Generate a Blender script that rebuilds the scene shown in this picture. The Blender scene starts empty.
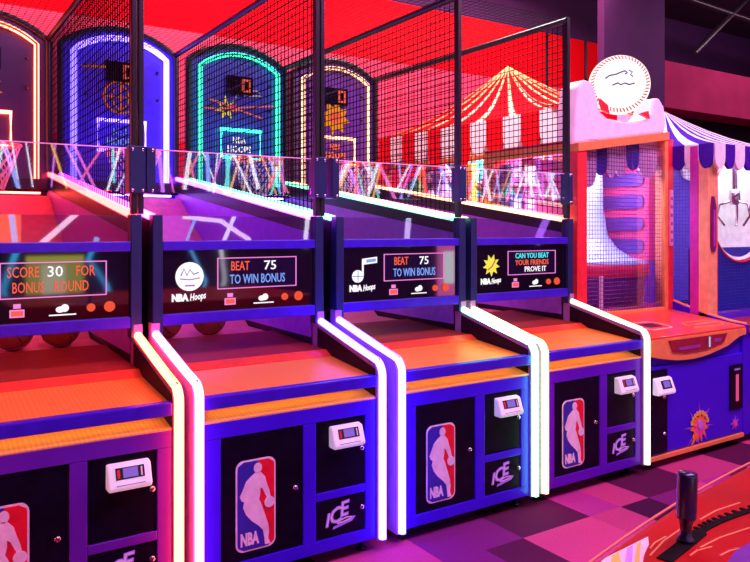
import bpy, bmesh, math, random
from mathutils import Vector, Matrix
random.seed(7)
SC = bpy.context.scene
COL = SC.collection
PI = math.pi
sin, cos = math.sin, math.cos

# ------------------------------------------------------------------ materials
MATS = {}
def mat(name, color, rough=0.5, metal=0.0, emis=None, strength=0.0, var=0.12, scale=18.0, bump=0.0, coat=0.0, spec=0.5, ior=1.5):
    if name in MATS: return MATS[name]
    m = bpy.data.materials.new(name); m.use_nodes = True
    nt = m.node_tree; b = nt.nodes['Principled BSDF']
    b.inputs['Roughness'].default_value = rough
    b.inputs['Metallic'].default_value = metal
    b.inputs['IOR'].default_value = ior
    b.inputs['Coat Weight'].default_value = coat
    b.inputs['Specular IOR Level'].default_value = spec
    tc = nt.nodes.new('ShaderNodeTexCoord'); nz = nt.nodes.new('ShaderNodeTexNoise')
    nz.inputs['Scale'].default_value = scale; nz.inputs['Detail'].default_value = 3
    nt.links.new(tc.outputs['Object'], nz.inputs['Vector'])
    rp = nt.nodes.new('ShaderNodeValToRGB')
    c = list(color)[:3]
    rp.color_ramp.elements[0].position = 0.3; rp.color_ramp.elements[1].position = 0.7
    rp.color_ramp.elements[0].color = [max(0, v*(1-var)) for v in c]+[1]
    rp.color_ramp.elements[1].color = [min(1, v*(1+var)) for v in c]+[1]
    nt.links.new(nz.outputs['Fac'], rp.inputs['Fac'])
    nt.links.new(rp.outputs['Color'], b.inputs['Base Color'])
    if bump:
        bp = nt.nodes.new('ShaderNodeBump'); bp.inputs['Strength'].default_value = bump; bp.inputs['Distance'].default_value = 0.01
        nt.links.new(nz.outputs['Fac'], bp.inputs['Height']); nt.links.new(bp.outputs['Normal'], b.inputs['Normal'])
    if emis:
        b.inputs['Emission Color'].default_value = list(emis)[:3]+[1]
        b.inputs['Emission Strength'].default_value = strength
    MATS[name] = m
    return m
def glow(name, color, strength=1.0):
    """a lamp surface: colour may exceed 1 so that the tube reads near white but throws saturated light"""
    if name in MATS: return MATS[name]
    m = bpy.data.materials.new(name); m.use_nodes = True
    nt = m.node_tree; nt.nodes.clear()
    e = nt.nodes.new('ShaderNodeEmission'); o = nt.nodes.new('ShaderNodeOutputMaterial')
    mx = max(color); e.inputs['Color'].default_value = [v/mx for v in color]+[1]
    e.inputs['Strength'].default_value = mx*strength
    nt.links.new(e.outputs[0], o.inputs[0]); MATS[name] = m
    return m
def glass(name, tint=(1, 1, 1), refl=0.12, rough=0.02):
    if name in MATS: return MATS[name]
    m = bpy.data.materials.new(name); m.use_nodes = True
    nt = m.node_tree; nt.nodes.clear()
    t = nt.nodes.new('ShaderNodeBsdfTransparent'); g = nt.nodes.new('ShaderNodeBsdfGlossy'); x = nt.nodes.new('ShaderNodeMixShader')
    t.inputs['Color'].default_value = list(tint)+[1]; g.inputs['Roughness'].default_value = rough
    ge = nt.nodes.new('ShaderNodeNewGeometry'); vm = nt.nodes.new('ShaderNodeVectorMath'); vm.operation = 'DOT_PRODUCT'
    nt.links.new(ge.outputs['Normal'], vm.inputs[0]); nt.links.new(ge.outputs['Incoming'], vm.inputs[1])
    def mth(op, a, v=None):
        k = nt.nodes.new('ShaderNodeMath'); k.operation = op; nt.links.new(a, k.inputs[0])
        if v is not None: k.inputs[1].default_value = v
        return k.outputs[0]
    q = mth('ABSOLUTE', vm.outputs['Value']); q = mth('MULTIPLY', q, -1); q = mth('ADD', q, 1.0); q = mth('POWER', q, 5); q = mth('MULTIPLY', q, .6); q = mth('ADD', q, refl)
    nt.links.new(q, x.inputs[0])
    o = nt.nodes.new('ShaderNodeOutputMaterial')
    nt.links.new(t.outputs[0], x.inputs[1]); nt.links.new(g.outputs[0], x.inputs[2]); nt.links.new(x.outputs[0], o.inputs[0])
    MATS[name] = m
    return m

# ------------------------------------------------------------------ mesh builder
class MB:
    def __init__(s): s.v = []; s.f = []; s.m = []; s.sm = []; s.mats = []
    def mi(s, m):
        if m not in s.mats: s.mats.append(m)
        return s.mats.index(m)
    def add(s, vs, fs, m, smooth=False):
        o = len(s.v); s.v += [tuple(p) for p in vs]; k = s.mi(m)
        for f in fs: s.f.append([i+o for i in f]); s.m.append(k); s.sm.append(smooth)
    def box(s, x0, x1, y0, y1, z0, z1, m):
        vs = [(x, y, z) for x in (x0, x1) for y in (y0, y1) for z in (z0, z1)]
        s.add(vs, [(0,1,3,2),(4,6,7,5),(0,4,5,1),(2,3,7,6),(0,2,6,4),(1,5,7,3)], m)
    def prism(s, pts, a, b, axis, m, smooth=False):
        """polygon pts in the two other axes, extruded along axis from a to b"""
        def P(p, t):
            if axis == 'x': return (t, p[0], p[1])
            if axis == 'y': return (p[0], t, p[1])
            return (p[0], p[1], t)
        n = len(pts)
        vs = [P(p, a) for p in pts]+[P(p, b) for p in pts]
        s.add(vs, [tuple(range(n)), tuple(range(2*n-1, n-1, -1))], m)
        s.add(vs, [(i, i+n, (i+1) % n+n, (i+1) % n) for i in range(n)], m, smooth)
    def tube(s, pts, r, m, n=8, closed=False, caps=True, rf=None, squash=None):
        pts = [Vector(p) for p in pts]; N = len(pts); rings = []
        up = None
        for i, p in enumerate(pts):
            a = pts[i-1] if (i > 0 or closed) else p
            b = pts[(i+1) % N] if (i < N-1 or closed) else p
            t = (b-a)
            if t.length < 1e-9: t = Vector((0, 0, 1))
            t.normalize()
            if up is None:
                up = Vector((0, 0, 1)) if abs(t.z) < .9 else Vector((1, 0, 0))
            up = (up - t*up.dot(t))
            if up.length < 1e-6: up = Vector((1, 0, 0)) - t*t.x
            up.normalize(); sd = t.cross(up)
            rr = rf(i/(N-1)) if rf else r
            k1, k2 = squash if squash else (1, 1)
            rings.append([p + up*(rr*k1*sin(2*PI*j/n)) + sd*(rr*k2*cos(2*PI*j/n)) for j in range(n)])
        vs = [q for R in rings for q in R]
        fs = []
        for i in range(N if closed else N-1):
            a, b = i*n, ((i+1) % N)*n
            for j in range(n): fs.append((a+j, a+(j+1) % n, b+(j+1) % n, b+j))
        s.add(vs, fs, m, n > 4)
        if caps and not closed:
            s.add(vs, [tuple(range(n-1, -1, -1)), tuple(range((N-1)*n, N*n))], m)
    def sphere(s, c, r, m, n=16, k=10, sc=(1, 1, 1)):
        vs = []; fs = []
        for i in range(k+1):
            a = PI*i/k
            for j in range(n):
                b = 2*PI*j/n
                vs.append((c[0]+r*sc[0]*sin(a)*cos(b), c[1]+r*sc[1]*sin(a)*sin(b), c[2]+r*sc[2]*cos(a)))
        for i in range(k):
            for j in range(n):
                fs.append((i*n+j, (i+1)*n+j, (i+1)*n+(j+1) % n, i*n+(j+1) % n))
        s.add(vs, fs, m, True)
    def lathe(s, prof, c, m, n=32, axis='z'):
        vs = []; fs = []
        for r, h in prof:
            for j in range(n):
                b = 2*PI*j/n
                if axis == 'z': vs.append((c[0]+r*cos(b), c[1]+r*sin(b), c[2]+h))
                else: vs.append((c[0]+r*cos(b), c[1]+h, c[2]+r*sin(b)))
        for i in range(len(prof)-1):
            for j in range(n): fs.append((i*n+j, i*n+(j+1) % n, (i+1)*n+(j+1) % n, (i+1)*n+j))
        s.add(vs, fs, m, True)
    def disc(s, cx, cz, rx, rz, y0, y1, m, n=24):
        s.prism([(cx+rx*cos(2*PI*i/n), cz+rz*sin(2*PI*i/n)) for i in range(n)], y0, y1, 'y', m)
    def text(s, body, x, y, z, size, m, width=None, ext=0.002, shear=0, align='CENTER', bold=0.0, rot=0, axis='y'):
        cu = bpy.data.curves.new('t', 'FONT'); cu.body = body; cu.size = size; cu.extrude = ext; cu.shear = shear
        cu.align_x = align; cu.align_y = 'CENTER'; cu.offset = bold; cu.resolution_u = 2; cu.space_line = .9
        ob = bpy.data.objects.new('t', cu); COL.objects.link(ob)
        dg = bpy.context.evaluated_depsgraph_get(); dg.update()
        me = bpy.data.meshes.new_from_object(ob.evaluated_get(dg))
        vs = [v.co.copy() for v in me.vertices]
        fs = [tuple(p.vertices) for p in me.polygons]
        bpy.data.objects.remove(ob); bpy.data.curves.remove(cu); bpy.data.meshes.remove(me)
        if not vs: return
        if width:
            w = max(v.x for v in vs)-min(v.x for v in vs)
            for v in vs: v.x *= width/w
        c_, s_ = cos(rot), sin(rot)
        if axis == 'y': out = [(x+v.x*c_-v.y*s_, y-v.z, z+v.x*s_+v.y*c_) for v in vs]
        else: out = [(x+v.x*c_-v.y*s_, y+v.x*s_+v.y*c_, z+v.z) for v in vs]
        s.add(out, fs, m)
    def build(s, name, parent=None, bev=0.0, seg=2):
        me = bpy.data.meshes.new(name)
        me.from_pydata(s.v, [], s.f)
        for m in s.mats: me.materials.append(m)
        for i, p in enumerate(me.polygons):
            p.material_index = s.m[i]; p.use_smooth = s.sm[i]
        bm = bmesh.new(); bm.from_mesh(me)
        bmesh.ops.remove_doubles(bm, verts=bm.verts, dist=1e-6) if bev else None
        bmesh.ops.recalc_face_normals(bm, faces=bm.faces)
        bm.to_mesh(me); bm.free(); me.update()
        o = bpy.data.objects.new(name, me); COL.objects.link(o)
        if parent: o.parent = parent
        if bev:
            b = o.modifiers.new('bevel', 'BEVEL'); b.width = bev; b.segments = seg; b.limit_method = 'ANGLE'; b.angle_limit = .6
        return o
def empty(name, loc, rz=0):
    o = bpy.data.objects.new(name, None); o.empty_display_size = .1
    COL.objects.link(o); o.location = loc; o.rotation_euler = (0, 0, rz); return o
def tag(o, label, cat, group=None):
    o['label'] = label; o['category'] = cat
    if group: o['group'] = group
    return o
def struct(o): o['kind'] = 'structure'; return o
def rrect(x0, x1, z0, z1, r, n=5):
    p = []
    for cx, cz, a0 in ((x1-r, z1-r, 0), (x0+r, z1-r, PI/2), (x0+r, z0+r, PI), (x1-r, z0+r, 1.5*PI)):
        for i in range(n+1):
            a = a0+PI/2*i/n; p.append((cx+r*cos(a), cz+r*sin(a)))
    return p

# ------------------------------------------------------------------ palette
M_black = mat('black_metal', (.012, .010, .018), .35)
M_dark = mat('dark_laminate', (.010, .006, .014), .35, spec=.3)
M_door = mat('door_black', (.004, .002, .014), .35, var=.4, spec=.12)
M_disp = mat('display_black', (.004, .003, .008), .04, ior=2.3)
M_post = mat('blue_black_post', (.012, .02, .11), .35)
M_bar = mat('blue_bar_paint', (.05, .01, .62), .3, spec=.3)
M_side = mat('side_laminate', (.42, .20, .48), .45)
M_innerwall = mat('hood_lining', (.42, .12, .95), .4)
M_white = mat('white_print', (.9, .85, .9), .4)
M_red = mat('red_print', (.85, .01, .03), .4)
M_blue = mat('navy_print', (.03, .03, .42), .4)
M_orange = mat('orange_print', (.95, .28, .02), .4)
M_chrome = mat('chrome', (.7, .6, .65), .2, 1.0)
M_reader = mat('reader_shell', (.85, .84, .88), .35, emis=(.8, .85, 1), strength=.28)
M_screen = mat('reader_screen', (.12, .08, .4), .3, emis=(.4, .25, .9), strength=.35)
M_ball = mat('basketball_rubber', (.30, .05, .015), .6, bump=.3, scale=90)
M_net = mat('net_cord', (.008, .004, .012), .7, spec=.1)
M_hoopnet = mat('hoop_net_cord', (.8, .8, .9), .6)
M_acr = glass('acrylic', (.97, .96, 1), .12)
M_glass = glass('tinted_glass', (.9, .85, .95), .16)
M_pink = glow('pink_outline', (1.0, .25, .75), 1.0)
M_txt_red = glow('led_red', (1.0, .12, .07), 1.0)
M_txt_blue = glow('led_blue', (.22, .38, 1.0), 1.0)
M_txt_white = glow('led_white', (1, .95, 1), 1.1)
M_cyan = glow('led_cyan', (.1, .9, 1.0), 1.0)
M_yellow = glow('print_yellow', (1, .75, .1), .8)
M_ice = mat('violet_print', (.35, .12, .75), .4, emis=(.4, .12, .9), strength=.25)

def wood(name, c1, c2):
    if name in MATS: return MATS[name]
    m = mat(name, c1, .38)
    nt = m.node_tree; b = nt.nodes['Principled BSDF']
    tc = nt.nodes.new('ShaderNodeTexCoord'); mp = nt.nodes.new('ShaderNodeMapping'); w = nt.nodes.new('ShaderNodeTexWave')
    mp.inputs['Scale'].default_value = (14, .8, 1)
    w.inputs['Scale'].default_value = 1.2; w.inputs['Distortion'].default_value = 3; w.inputs['Detail'].default_value = 2
    r = nt.nodes.new('ShaderNodeValToRGB')
    r.color_ramp.elements[0].color = list(c1)+[1]; r.color_ramp.elements[1].color = list(c2)+[1]
    nt.links.new(tc.outputs['Object'], mp.inputs[0]); nt.links.new(mp.outputs[0], w.inputs['Vector'])
    nt.links.new(w.outputs['Fac'], r.inputs[0]); nt.links.new(r.outputs[0], b.inputs['Base Color'])
    return m
M_board = wood('orange_board', (.95, .27, .02), (1.0, .36, .04))
M_shelf = wood('tan_board', (.95, .46, .10), (1.0, .58, .16))

# ------------------------------------------------------------------ nets
NETS = {}
def net_mesh(key, pts_u, pts_v, u0, u1, v0, v1, r, plane, m):
    """a flat wire net: wires at pts_u run along v, wires at pts_v run along u"""
    b = MB()
    def P(u, v, d=0):
        return (d, u, v) if plane == 'x' else ((u, d, v) if plane == 'y' else (u, v, d))
    for u in pts_u: b.tube([P(u, v0), P(u, v1)], r, m, 4, caps=False)
    for v in pts_v: b.tube([P(u0, v, r), P(u1, v, r)], r, m, 4, caps=False)
    return b
def frange(a, b, n): return [a+(b-a)*i/n for i in range(n+1)]

# ------------------------------------------------------------------ hoop machine
def nba_logo(parent, x0, x1, z0, z1, y):
    b = MB(); W, H = x1-x0, z1-z0
    b.prism(rrect(x0, x1, z0, z1, .035), y, y-.003, 'y', M_white)
    i = .007; R = rrect(x0+i, x1-i, z0+i, z1-i, .028, 5)
    P = lambda u, v: (x0+W*u, z1-H*v)
    dv = [P(.55, 0), P(.55, .2), P(.6, .5), P(.74, .78), P(.8, 1)]
    def divx(z):
        for k in range(len(dv)-1):
            (xa, za), (xb, zb) = dv[k], dv[k+1]
            if zb <= z <= za: return xa+(xb-xa)*(za-z)/(za-zb)
        return dv[-1][0]
    # left (blue) half and right (red) half, cut along the divider
    zs = [z1-i-(H-2*i)*k/24 for k in range(25)]
    def edge(z, left):
        r = .028; zt, zb = z1-i-r, z0+i+r; off = 0
        if z > zt: off = r-math.sqrt(max(0, r*r-(z-zt)**2))
        if z < zb: off = r-math.sqrt(max(0, r*r-(zb-z)**2))
        return x0+i+off if left else x1-i-off
    b.prism([(edge(z, True), z) for z in zs]+[(divx(z), z) for z in reversed(zs)], y-.003, y-.005, 'y', M_blue)
    b.prism([(edge(z, False), z) for z in zs]+[(divx(z), z) for z in reversed(zs)], y-.003, y-.005, 'y', M_red)
    sil = [(.49,.145),(.36,.185),(.24,.235),(.17,.31),(.09,.385),(.13,.43),(.2,.45),(.17,.51),(.24,.59),(.38,.67),(.56,.74),(.67,.8),(.7,.88),(.72,.965),
           (.86,.965),(.8,.9),(.82,.82),(.8,.74),(.72,.63),(.64,.52),(.57,.45),(.6,.38),(.6,.32),(.66,.34),(.72,.4),(.78,.46),(.86,.44),(.83,.37),(.76,.28),(.72,.21),(.64,.165),(.59,.145)]
    b.prism([P(*p) for p in sil], y-.005, y-.007, 'y', M_white)
    c = P(.54, .1); b.disc(c[0], c[1], .019, .022, y-.005, y-.007, M_white)
    c = P(.83, .5); b.disc(c[0], c[1], .024, .024, y-.007, y-.009, M_white)
    c = P(.33, .87); b.text('NBA', c[0], y-.006, c[1], .072, M_white, width=W*.46, bold=.0035, ext=.001)
    return b.build('league_emblem', parent)

def sun_shape(cx, cz, r0, r1, n, ph=0):
    return [(cx+(r1 if k % 2 else r0)*cos(ph+PI*k/n), cz+(r1 if k % 2 else r0)*sin(ph+PI*k/n)) for k in range(2*n)]

def side_neon(x, m, halo, root):
    """light strip along the front edge of a side panel: up, round the elbow, back to the display frame"""
    pts = [(x, -.014, .07+.78*k/6) for k in range(7)]
    for k in range(1, 6):
        a = k/6*1.33; R = .07
        pts.append((x, -.014+R*(1-cos(a)), .85+R*sin(a)))
    pts += [(x, .14+(.60-.14)*k/3, .937+(1.047-.937)*k/3) for k in range(4)]
    b = MB(); b.tube(pts, .0185, m, 10, squash=(1, 1.1))
    o = b.build('light_strip', root)
    h = MB(); h.tube([(p[0], p[1]+.014, p[2]-.006 if p[1] > .02 else p[2]) for p in pts], .026, halo, 8, squash=(.6, 1.15))  # wider coloured glow behind the tube stands in for its halo
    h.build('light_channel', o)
    return o

def arch_pts(x0, x1, zc, za, n=14):
    """arc from the left corner over the apex to the right corner"""
    c = (x1-x0)/2; h = za-zc; R = (c*c+h*h)/(2*h); a = math.asin(c/R); xm = (x0+x1)/2
    return [(xm+R*sin(-a+2*a*k/n), za-R+R*cos(-a+2*a*k/n)) for k in range(n+1)]

def machine(i, off, cfg):
    root = empty('basketball_arcade_machine', (i-1+off, 0, 0))
    tag(root, cfg['label'], 'arcade machine', 'basketball machines in the row')
    cab = mat('cabinet_paint_'+cfg['id'], cfg['cab'], .36, var=.08, scale=4, spec=.22)
    # cabinet body with a framed front
    b = MB(); F = .012
    b.box(.066, .934, .05, .62, .067, .735, M_dark)
    b.box(.066, .934, F, .05, .067, .124, cab); b.box(.066, .934, F, .05, .67, .738, cab)
    b.box(.066, .150, F, .05, .124, .67, cab); b.box(.541, .606, F, .05, .124, .67, cab); b.box(.872, .934, F, .05, .124, .67, cab)
    b.box(.606, .872, F, .05, .305, .342, cab)
    b.build('cabinet', root, .003)
    for x in (.11, .89):
        for y in (.08, .55):
            b = MB(); b.lathe([(0, 0), (.025, 0), (.025, .012), (.01, .015), (.01, .068), (0, .068)], (x, y, 0), M_black, 12); b.build('levelling_foot', root)
    # doors
    def door(x0, x1, z0, z1, lx, lz):
        b = MB(); b.box(x0+.003, x1-.003, F+.006, .048, z0+.003, z1-.003, M_door); d = b.build('door', root, .003)
        l = MB(); l.lathe([(0, -.012), (.009, -.012), (.012, -.008), (.012, 0)], (lx, F+.006, lz), M_chrome, 16, 'y')
        l.box(lx-.0015, lx+.0015, F-.0075, F+.004, lz-.006, lz+.006, M_black)
        l.build('lock', d)
        return d
    d = door(.150, .541, .124, .67, .500, .395)
    nba_logo(d, .218, .404, .162, .556, F+.006)
    door(.606, .872, .342, .67, .852, .515)
    d = door(.606, .872, .124, .305, .852, .235)
    b = MB()
    b.text('I', .664, F+.003, .205, .085, M_ice, shear=.2, bold=.003); b.text('C', .706, F+.003, .218, .10, M_ice, shear=.2, bold=.003, rot=.15); b.text('E', .752, F+.003, .242, .095, M_ice, shear=.2, bold=.003, rot=.1)
    mi_ = glow('ice_edge', (.75, .25, .8), .8)
    b.text('I', .663, F+.0012, .206, .085, mi_, shear=.2, bold=-.001); b.text('C', .705, F+.0015, .219, .10, mi_, shear=.2, bold=-.001, rot=.15); b.text('E', .751, F+.0015, .243, .095, mi_, shear=.2, bold=-.001, rot=.1)
    b.tube([(.735, F+.003, .196), (.77, F+.003, .204), (.80, F+.003, .200), (.79, F+.003, .190), (.72, F+.003, .183)], .003, mi_, 5)
    b.prism([(.695, .160), (.80, .180), (.82, .200), (.79, .200), (.73, .178), (.70, .172)], F+.005, F+.003, 'y', M_ice)
    b.build('maker_emblem', d)
    # card reader
    b = MB(); b.prism([(F+.004, .545), (-.038, .545), (-.048, .56), (-.018, .638), (F+.004, .645)], .672, .838, 'x', M_reader)
    rd = b.build('card_reader', root, .008, 3)
    b = MB()
    def onr(x, t, h=.0015): return (x, -.048+.030*t-h, .56+.078*t)
    for x0, x1, t0, t1, m, h in ((.700, .810, .38, .92, M_black, .0015), (.728, .785, .45, .88, M_screen, .0025), (.706, .716, .45, .85, M_red, .0025), (.796, .802, .45, .85, M_white, .0025), (.70, .81, .10, .14, mat('reader_seam', (.35, .3, .5), .5), .0015)):
        b.add([onr(x0, t0, h), onr(x1, t0, h), onr(x1, t1, h), onr(x0, t1, h)], [(0, 1, 2, 3)], m)
    b.build('reader_screen', rd)
    # side panels
    prof = [(0, .06), (0, .855), (.02, .905), (.06, .915), (.60, 1.03), (.60, 1.10), (.66, 1.10), (.66, .06)]
    for k, (a, c) in enumerate(((.026, .066), (.934, .974))):
        b = MB(); b.prism(prof, a, c, 'x', M_side)
        ln = (c, c+.002) if k == 0 else (a-.002, a)
        b.prism([(.02, .75), (.02, .88), (.60, 1.015), (.60, .80)], ln[0], ln[1], 'x', mat('liner', (.02, .005, .014), .5, spec=.15))
        b.build('side_panel', root)
    side_neon(.047, cfg['nl'], cfg['nlh'], root)
    side_neon(.953, cfg['nr'], cfg['nrh'], root)
    # front bar, slot shelf and ramp
    b = MB(); b.box(.07, .93, -.004, .045, .80, .853, M_bar if not cfg.get('bar') else cfg['bar']); b.build('front_bar', root, .005)
    b = MB(); b.prism([(.013, .7385), (.013, .745), (.40, .815), (.40, .80), (.05, .7385)], .068, .932, 'x', M_shelf); b.build('ball_shelf', root)
    b = MB(); b.box(.10, .90, .0455, .056, .804, .822, glow('slot_lamp', (5.0, 3.2, 2.0))); b.build('slot_lamp', root)  # hidden glowing strip added behind the bar to brighten the ball shelf
    b = MB(); b.prism([(.046, .825), (.046, .843), (.44, .880), (.44, .862)], .068, .932, 'x', M_board); b.build('front_ramp', root)
    b = MB(); b.prism([(.445, .862), (.445, .882), (.50, .907), (.515, .9075), (.515, .885)], .068, .932, 'x', mat('step_board', (.90, .07, .02), .4)); b.build('ramp_step', root)
    b = MB(); b.prism([(.516, .885), (.516, .905), (1.18, .93), (1.18, .91)], .068, .932, 'x', mat('rear_board', (.30, .03, .015), .5, spec=.2)); b.build('rear_ramp', root)
    b = MB(); b.prism([(1.185, .90), (1.185, .915), (1.55, .915), (2.95, 1.80), (2.95, 1.78), (1.56, .90)], .068, .932, 'x', mat('return_sheet', (.75, .18, .25), .5)); b.build('return_chute', root)
    # hood walls with an angled top
    for k, (a, c, lin) in enumerate(((.030, .060, (.060, .066)), (.940, .970, (.934, .940)))):
        b = MB(); hp = [(.665, .06), (.665, 1.60), (3.10, 1.955), (3.10, .06)]
        b.prism(hp, a, c, 'x', M_dark)
        b.prism([(.68, .95), (.68, 1.53), (3.09, 1.86), (3.09, .95)], lin[0], lin[1], 'x', M_innerwall)
        b.build('hood_wall', root)
        xm = (a+c)/2
        b = MB(); b.prism([(.665, 1.604), (.665, 1.63), (3.10, 1.985), (3.10, 1.959)], xm-.016, xm+.016, 'x', cfg['rail']); b.build('rail_light', root)
    b = MB(); b.box(.068, .932, 3.02, 3.10, 1.83, 1.93, M_dark); b.build('back_beam', root)
    b = MB(); b.box(.12, .88, 3.03, 3.08, 1.818, 1.829, glow('inner_lamp_'+cfg['id'], cfg['inner'])); b.build('inner_lamp', root)
    # display frame
    for a, c in ((.032, .082), (.920, .972)):
        b = MB(); b.box(a, c, .601, .664, 1.035, 1.625, M_post); b.build('frame_post', root, .004)
    for z0, z1 in ((1.450, 1.496), (1.084, 1.138)):
        b = MB(); b.box(.082, .920, .603, .66, z0, z1, M_bar); b.build('frame_bar', root, .004)
    b = MB(); b.box(.082, .920, .625, .66, 1.138, 1.450, M_disp); disp = b.build('display_panel', root)
    Y = .625
    # outline round the message
    b = MB(); x0, x1, z0, z1 = .366, .815, 1.247, 1.408
    b.prism(rrect(x0, x1, z0, z1, .008, 2), Y, Y-.001, 'y', mat('screen_glass', (.01, .006, .03), .05, ior=2.0))
    w = .005
    b.box(x0, x1, Y-.004, Y-.001, z1-w, z1, M_pink); b.box(x0, x1, Y-.004, Y-.001, z0, z0+w, M_pink)
    b.box(x0, x0+w, Y-.004, Y-.001, z0, z1, M_pink); b.box(x1-w, x1, Y-.004, Y-.001, z0, z1, M_pink)
    n = len(cfg['msg'])
    for k, (txt, mm, xc, ww) in enumerate(cfg['msg']):
        rows = cfg['rows']; zz = z1-(z1-z0)*(rows[k]+.5)/(max(rows)+1)
        zz = z1-.012-(z1-z0-.024)*(rows[k]+.5)/(max(rows)+1)
        sz = .068 if max(rows) == 1 else .05
        b.text(txt, xc, Y-.003, zz, sz, mm, width=ww*.92, bold=.0004, ext=.001)
    b.build('message_screen', disp)
    b = MB()
    b.text('NBA', .172, Y-.002, 1.213, .048, M_txt_white, width=.085, bold=.003, ext=.001)
    b.text('Hoops', .262, Y-.002, 1.216, .048, M_txt_white, width=.085, bold=.001, shear=.35, ext=.001, rot=.12)
    b.build('title_text', disp)
    b = MB(); cfg['emblem'](b, .222, 1.318, Y); b.build('team_emblem', disp)
    b = MB()
    b.box(.405, .465, Y-.003, Y-.001, 1.165, 1.200, M_pink); b.box(.411, .459, Y-.004, Y-.002, 1.171, 1.194, M_txt_red); b.box(.42, .45, Y-.003, Y-.001, 1.205, 1.225, M_pink)
    b.build('ticket_icon', disp)
    b = MB(); b.sphere((.612, Y, 1.19), .016, M_txt_white, 10, 6, (1.2, .12, .9)); b.sphere((.632, Y, 1.196), .018, M_txt_white, 10, 6, (1, .12, 1)); b.box(.565, .68, Y-.003, Y-.001, 1.163, 1.169, M_txt_white)
    b.build('cloud_icon', disp)
    for x, r in ((.745, .019), (.828, .025)):
        b = MB(); b.lathe([(0, -.016), (r*.6, -.015), (r*.85, -.012), (r*.85, -.006), (r, -.004), (r, 0)], (x, Y, 1.192), glow('button_red', (1.0, .10, .05), .9), 20, 'y'); b.build('button', disp)
    # glass above the display
    b = MB(); b.box(.082, .920, .628, .634, 1.497, 1.620, M_glass); b.build('glass_panel', root)
    # clear shield higher up, held by the bracket boxes
    b = MB(); b.box(.045, .908, .630, .637, 1.735, 1.940, M_acr)
    b.box(.045, .908, .628, .639, 1.940, 1.944, mat('shield_edge', (.9, .5, .8), .3, emis=(1, .4, .7), strength=.25)); b.build('clear_shield', root)
    b = MB(); bw = (.910, .986) if i < 3 else ((.905, .965) if i == 3 else (.909, .950))
    b.box(bw[0], bw[1], .585, .665, 1.725, 1.950, M_post)
    for x in (bw[0]+.014, bw[1]-.014):
        for z in (1.74, 1.935): b.lathe([(0, -.004), (.006, -.003), (.008, 0)], (x, .585, z), M_chrome, 10, 'y')
    b.build('bracket_box', root, .004)
    if i < 4:
        b = MB(); b.box(-.002, .043, .585, .665, 1.725, 1.950, M_post)
        for z in (1.74, 1.935): b.lathe([(0, -.004), (.006, -.003), (.008, 0)], (.028, .585, z), M_chrome, 10, 'y')
        b.build('bracket_box', root, .004)
    # cage: paired posts, top bars and nets
    px = .955 if i < 3 else .929
    for a, c in (((.925, .951), (.957, .983)) if i < 3 else ((.914, .944),)):
        b = MB(); b.box(a, c, .605, .645, 1.626, 3.04, M_black); b.build('cage_post', root, .004)
    b = MB(); b.tube([(px, .62, 3.02), (px, 1.2, 3.02), (px, 3.12, 3.02)], .022, M_black, 8); b.build('cage_bar', root)
    k = 'side'
    if k not in NETS:
        bb = net_mesh(k, frange(.66, 3.12, 50), frange(1.70, 3.0, 28), .65, 3.12, 1.66, 3.02, .0036, 'x', M_net)
        # trim the wires that would run below the sloping hood wall
        bb.v = [(x, y, max(z, 1.62+(y-.65)*.1457+.02)) for x, y, z in bb.v]
        o = bb.build('cage_net', root); NETS[k] = o.data
    else:
        o = bpy.data.objects.new('cage_net', NETS[k]); COL.objects.link(o); o.parent = root
    o.location = (px, 0, 0)
    k = 'top'
    if k not in NETS:
        bb = net_mesh(k, frange(.02, .95, 20), frange(.66, 3.12, 50), .015, .95, .65, 3.12, .0018, 'z', M_net)
        o = bb.build('roof_net', root); NETS[k] = o.data
    else:
        o = bpy.data.objects.new('roof_net', NETS[k]); COL.objects.link(o); o.parent = root
    o.location = (0, 0, 3.035)
    # arched back panel
    ap = arch_pts(.030, .970, 3.02, 3.185)
    b = MB(); b.prism([(.03, .10)]+ap+[(.97, .10)], 3.14, 3.19, 'y', cfg['panel']); 
    back = b.build('back_panel', root)
    b = MB(); b.tube([(.045, 3.135, 1.99)]+[(x, 3.135, z-.012) for x, z in arch_pts(.045, .955, 3.01, 3.18)]+[(.955, 3.135, 1.99)], .026, M_black, 6); b.build('panel_rim', back)
    b = MB(); b.tube([(.137, 3.10, 1.93)]+[(.137, 3.10, z) for z in (2.2, 2.5, 2.8)]+[(x, 3.10, z) for x, z in arch_pts(.137, .863, 2.955, 3.088)]+[(.863, 3.10, z) for z in (2.8, 2.5, 2.2, 1.93)], .0235 if i == 2 else .0185, cfg['arch'], 8)
    b.build('neon_arch', back)
    b = MB(); b.tube([(.137, 3.125, 1.93), (.137, 3.125, 2.95)]+[(x, 3.125, z) for x, z in arch_pts(.137, .863, 2.955, 3.088)]+[(.863, 3.125, 2.95), (.863, 3.125, 1.93)], .050, cfg['archh'], 8, squash=(.3, 1) )  # flat emissive band imitates the halo around the arch tube
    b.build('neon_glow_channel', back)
    for x in (.26, .80):
        for z in (2.62, 2.85):
            b = MB(); b.lathe([(0, -.02), (.012, -.018), (.014, 0)], (x-.03 if x < .5 else x, 3.14, z), M_black, 8, 'y'); b.build('rivet', back)
    # square neon target, hoop and net
    b = MB(); b.tube([(.315, 3.08, 2.18), (.315, 3.08, 2.42), (.685, 3.08, 2.42), (.685, 3.08, 2.18)], .017, cfg['arch'], 6, closed=True); b.build('neon_square', back)
    b = MB(); b.text('NBA', .5, 3.13, 2.335, .08, cfg['logoc'], width=.12, ext=.002); b.text('HOOPS', .5, 3.13, 2.255, .08, cfg['logoc'], width=.22, bold=.002, ext=.002); b.build('target_text', back)
    b = MB(); n = 28; R = .20; cy = 2.82; zr = 2.145
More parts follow.
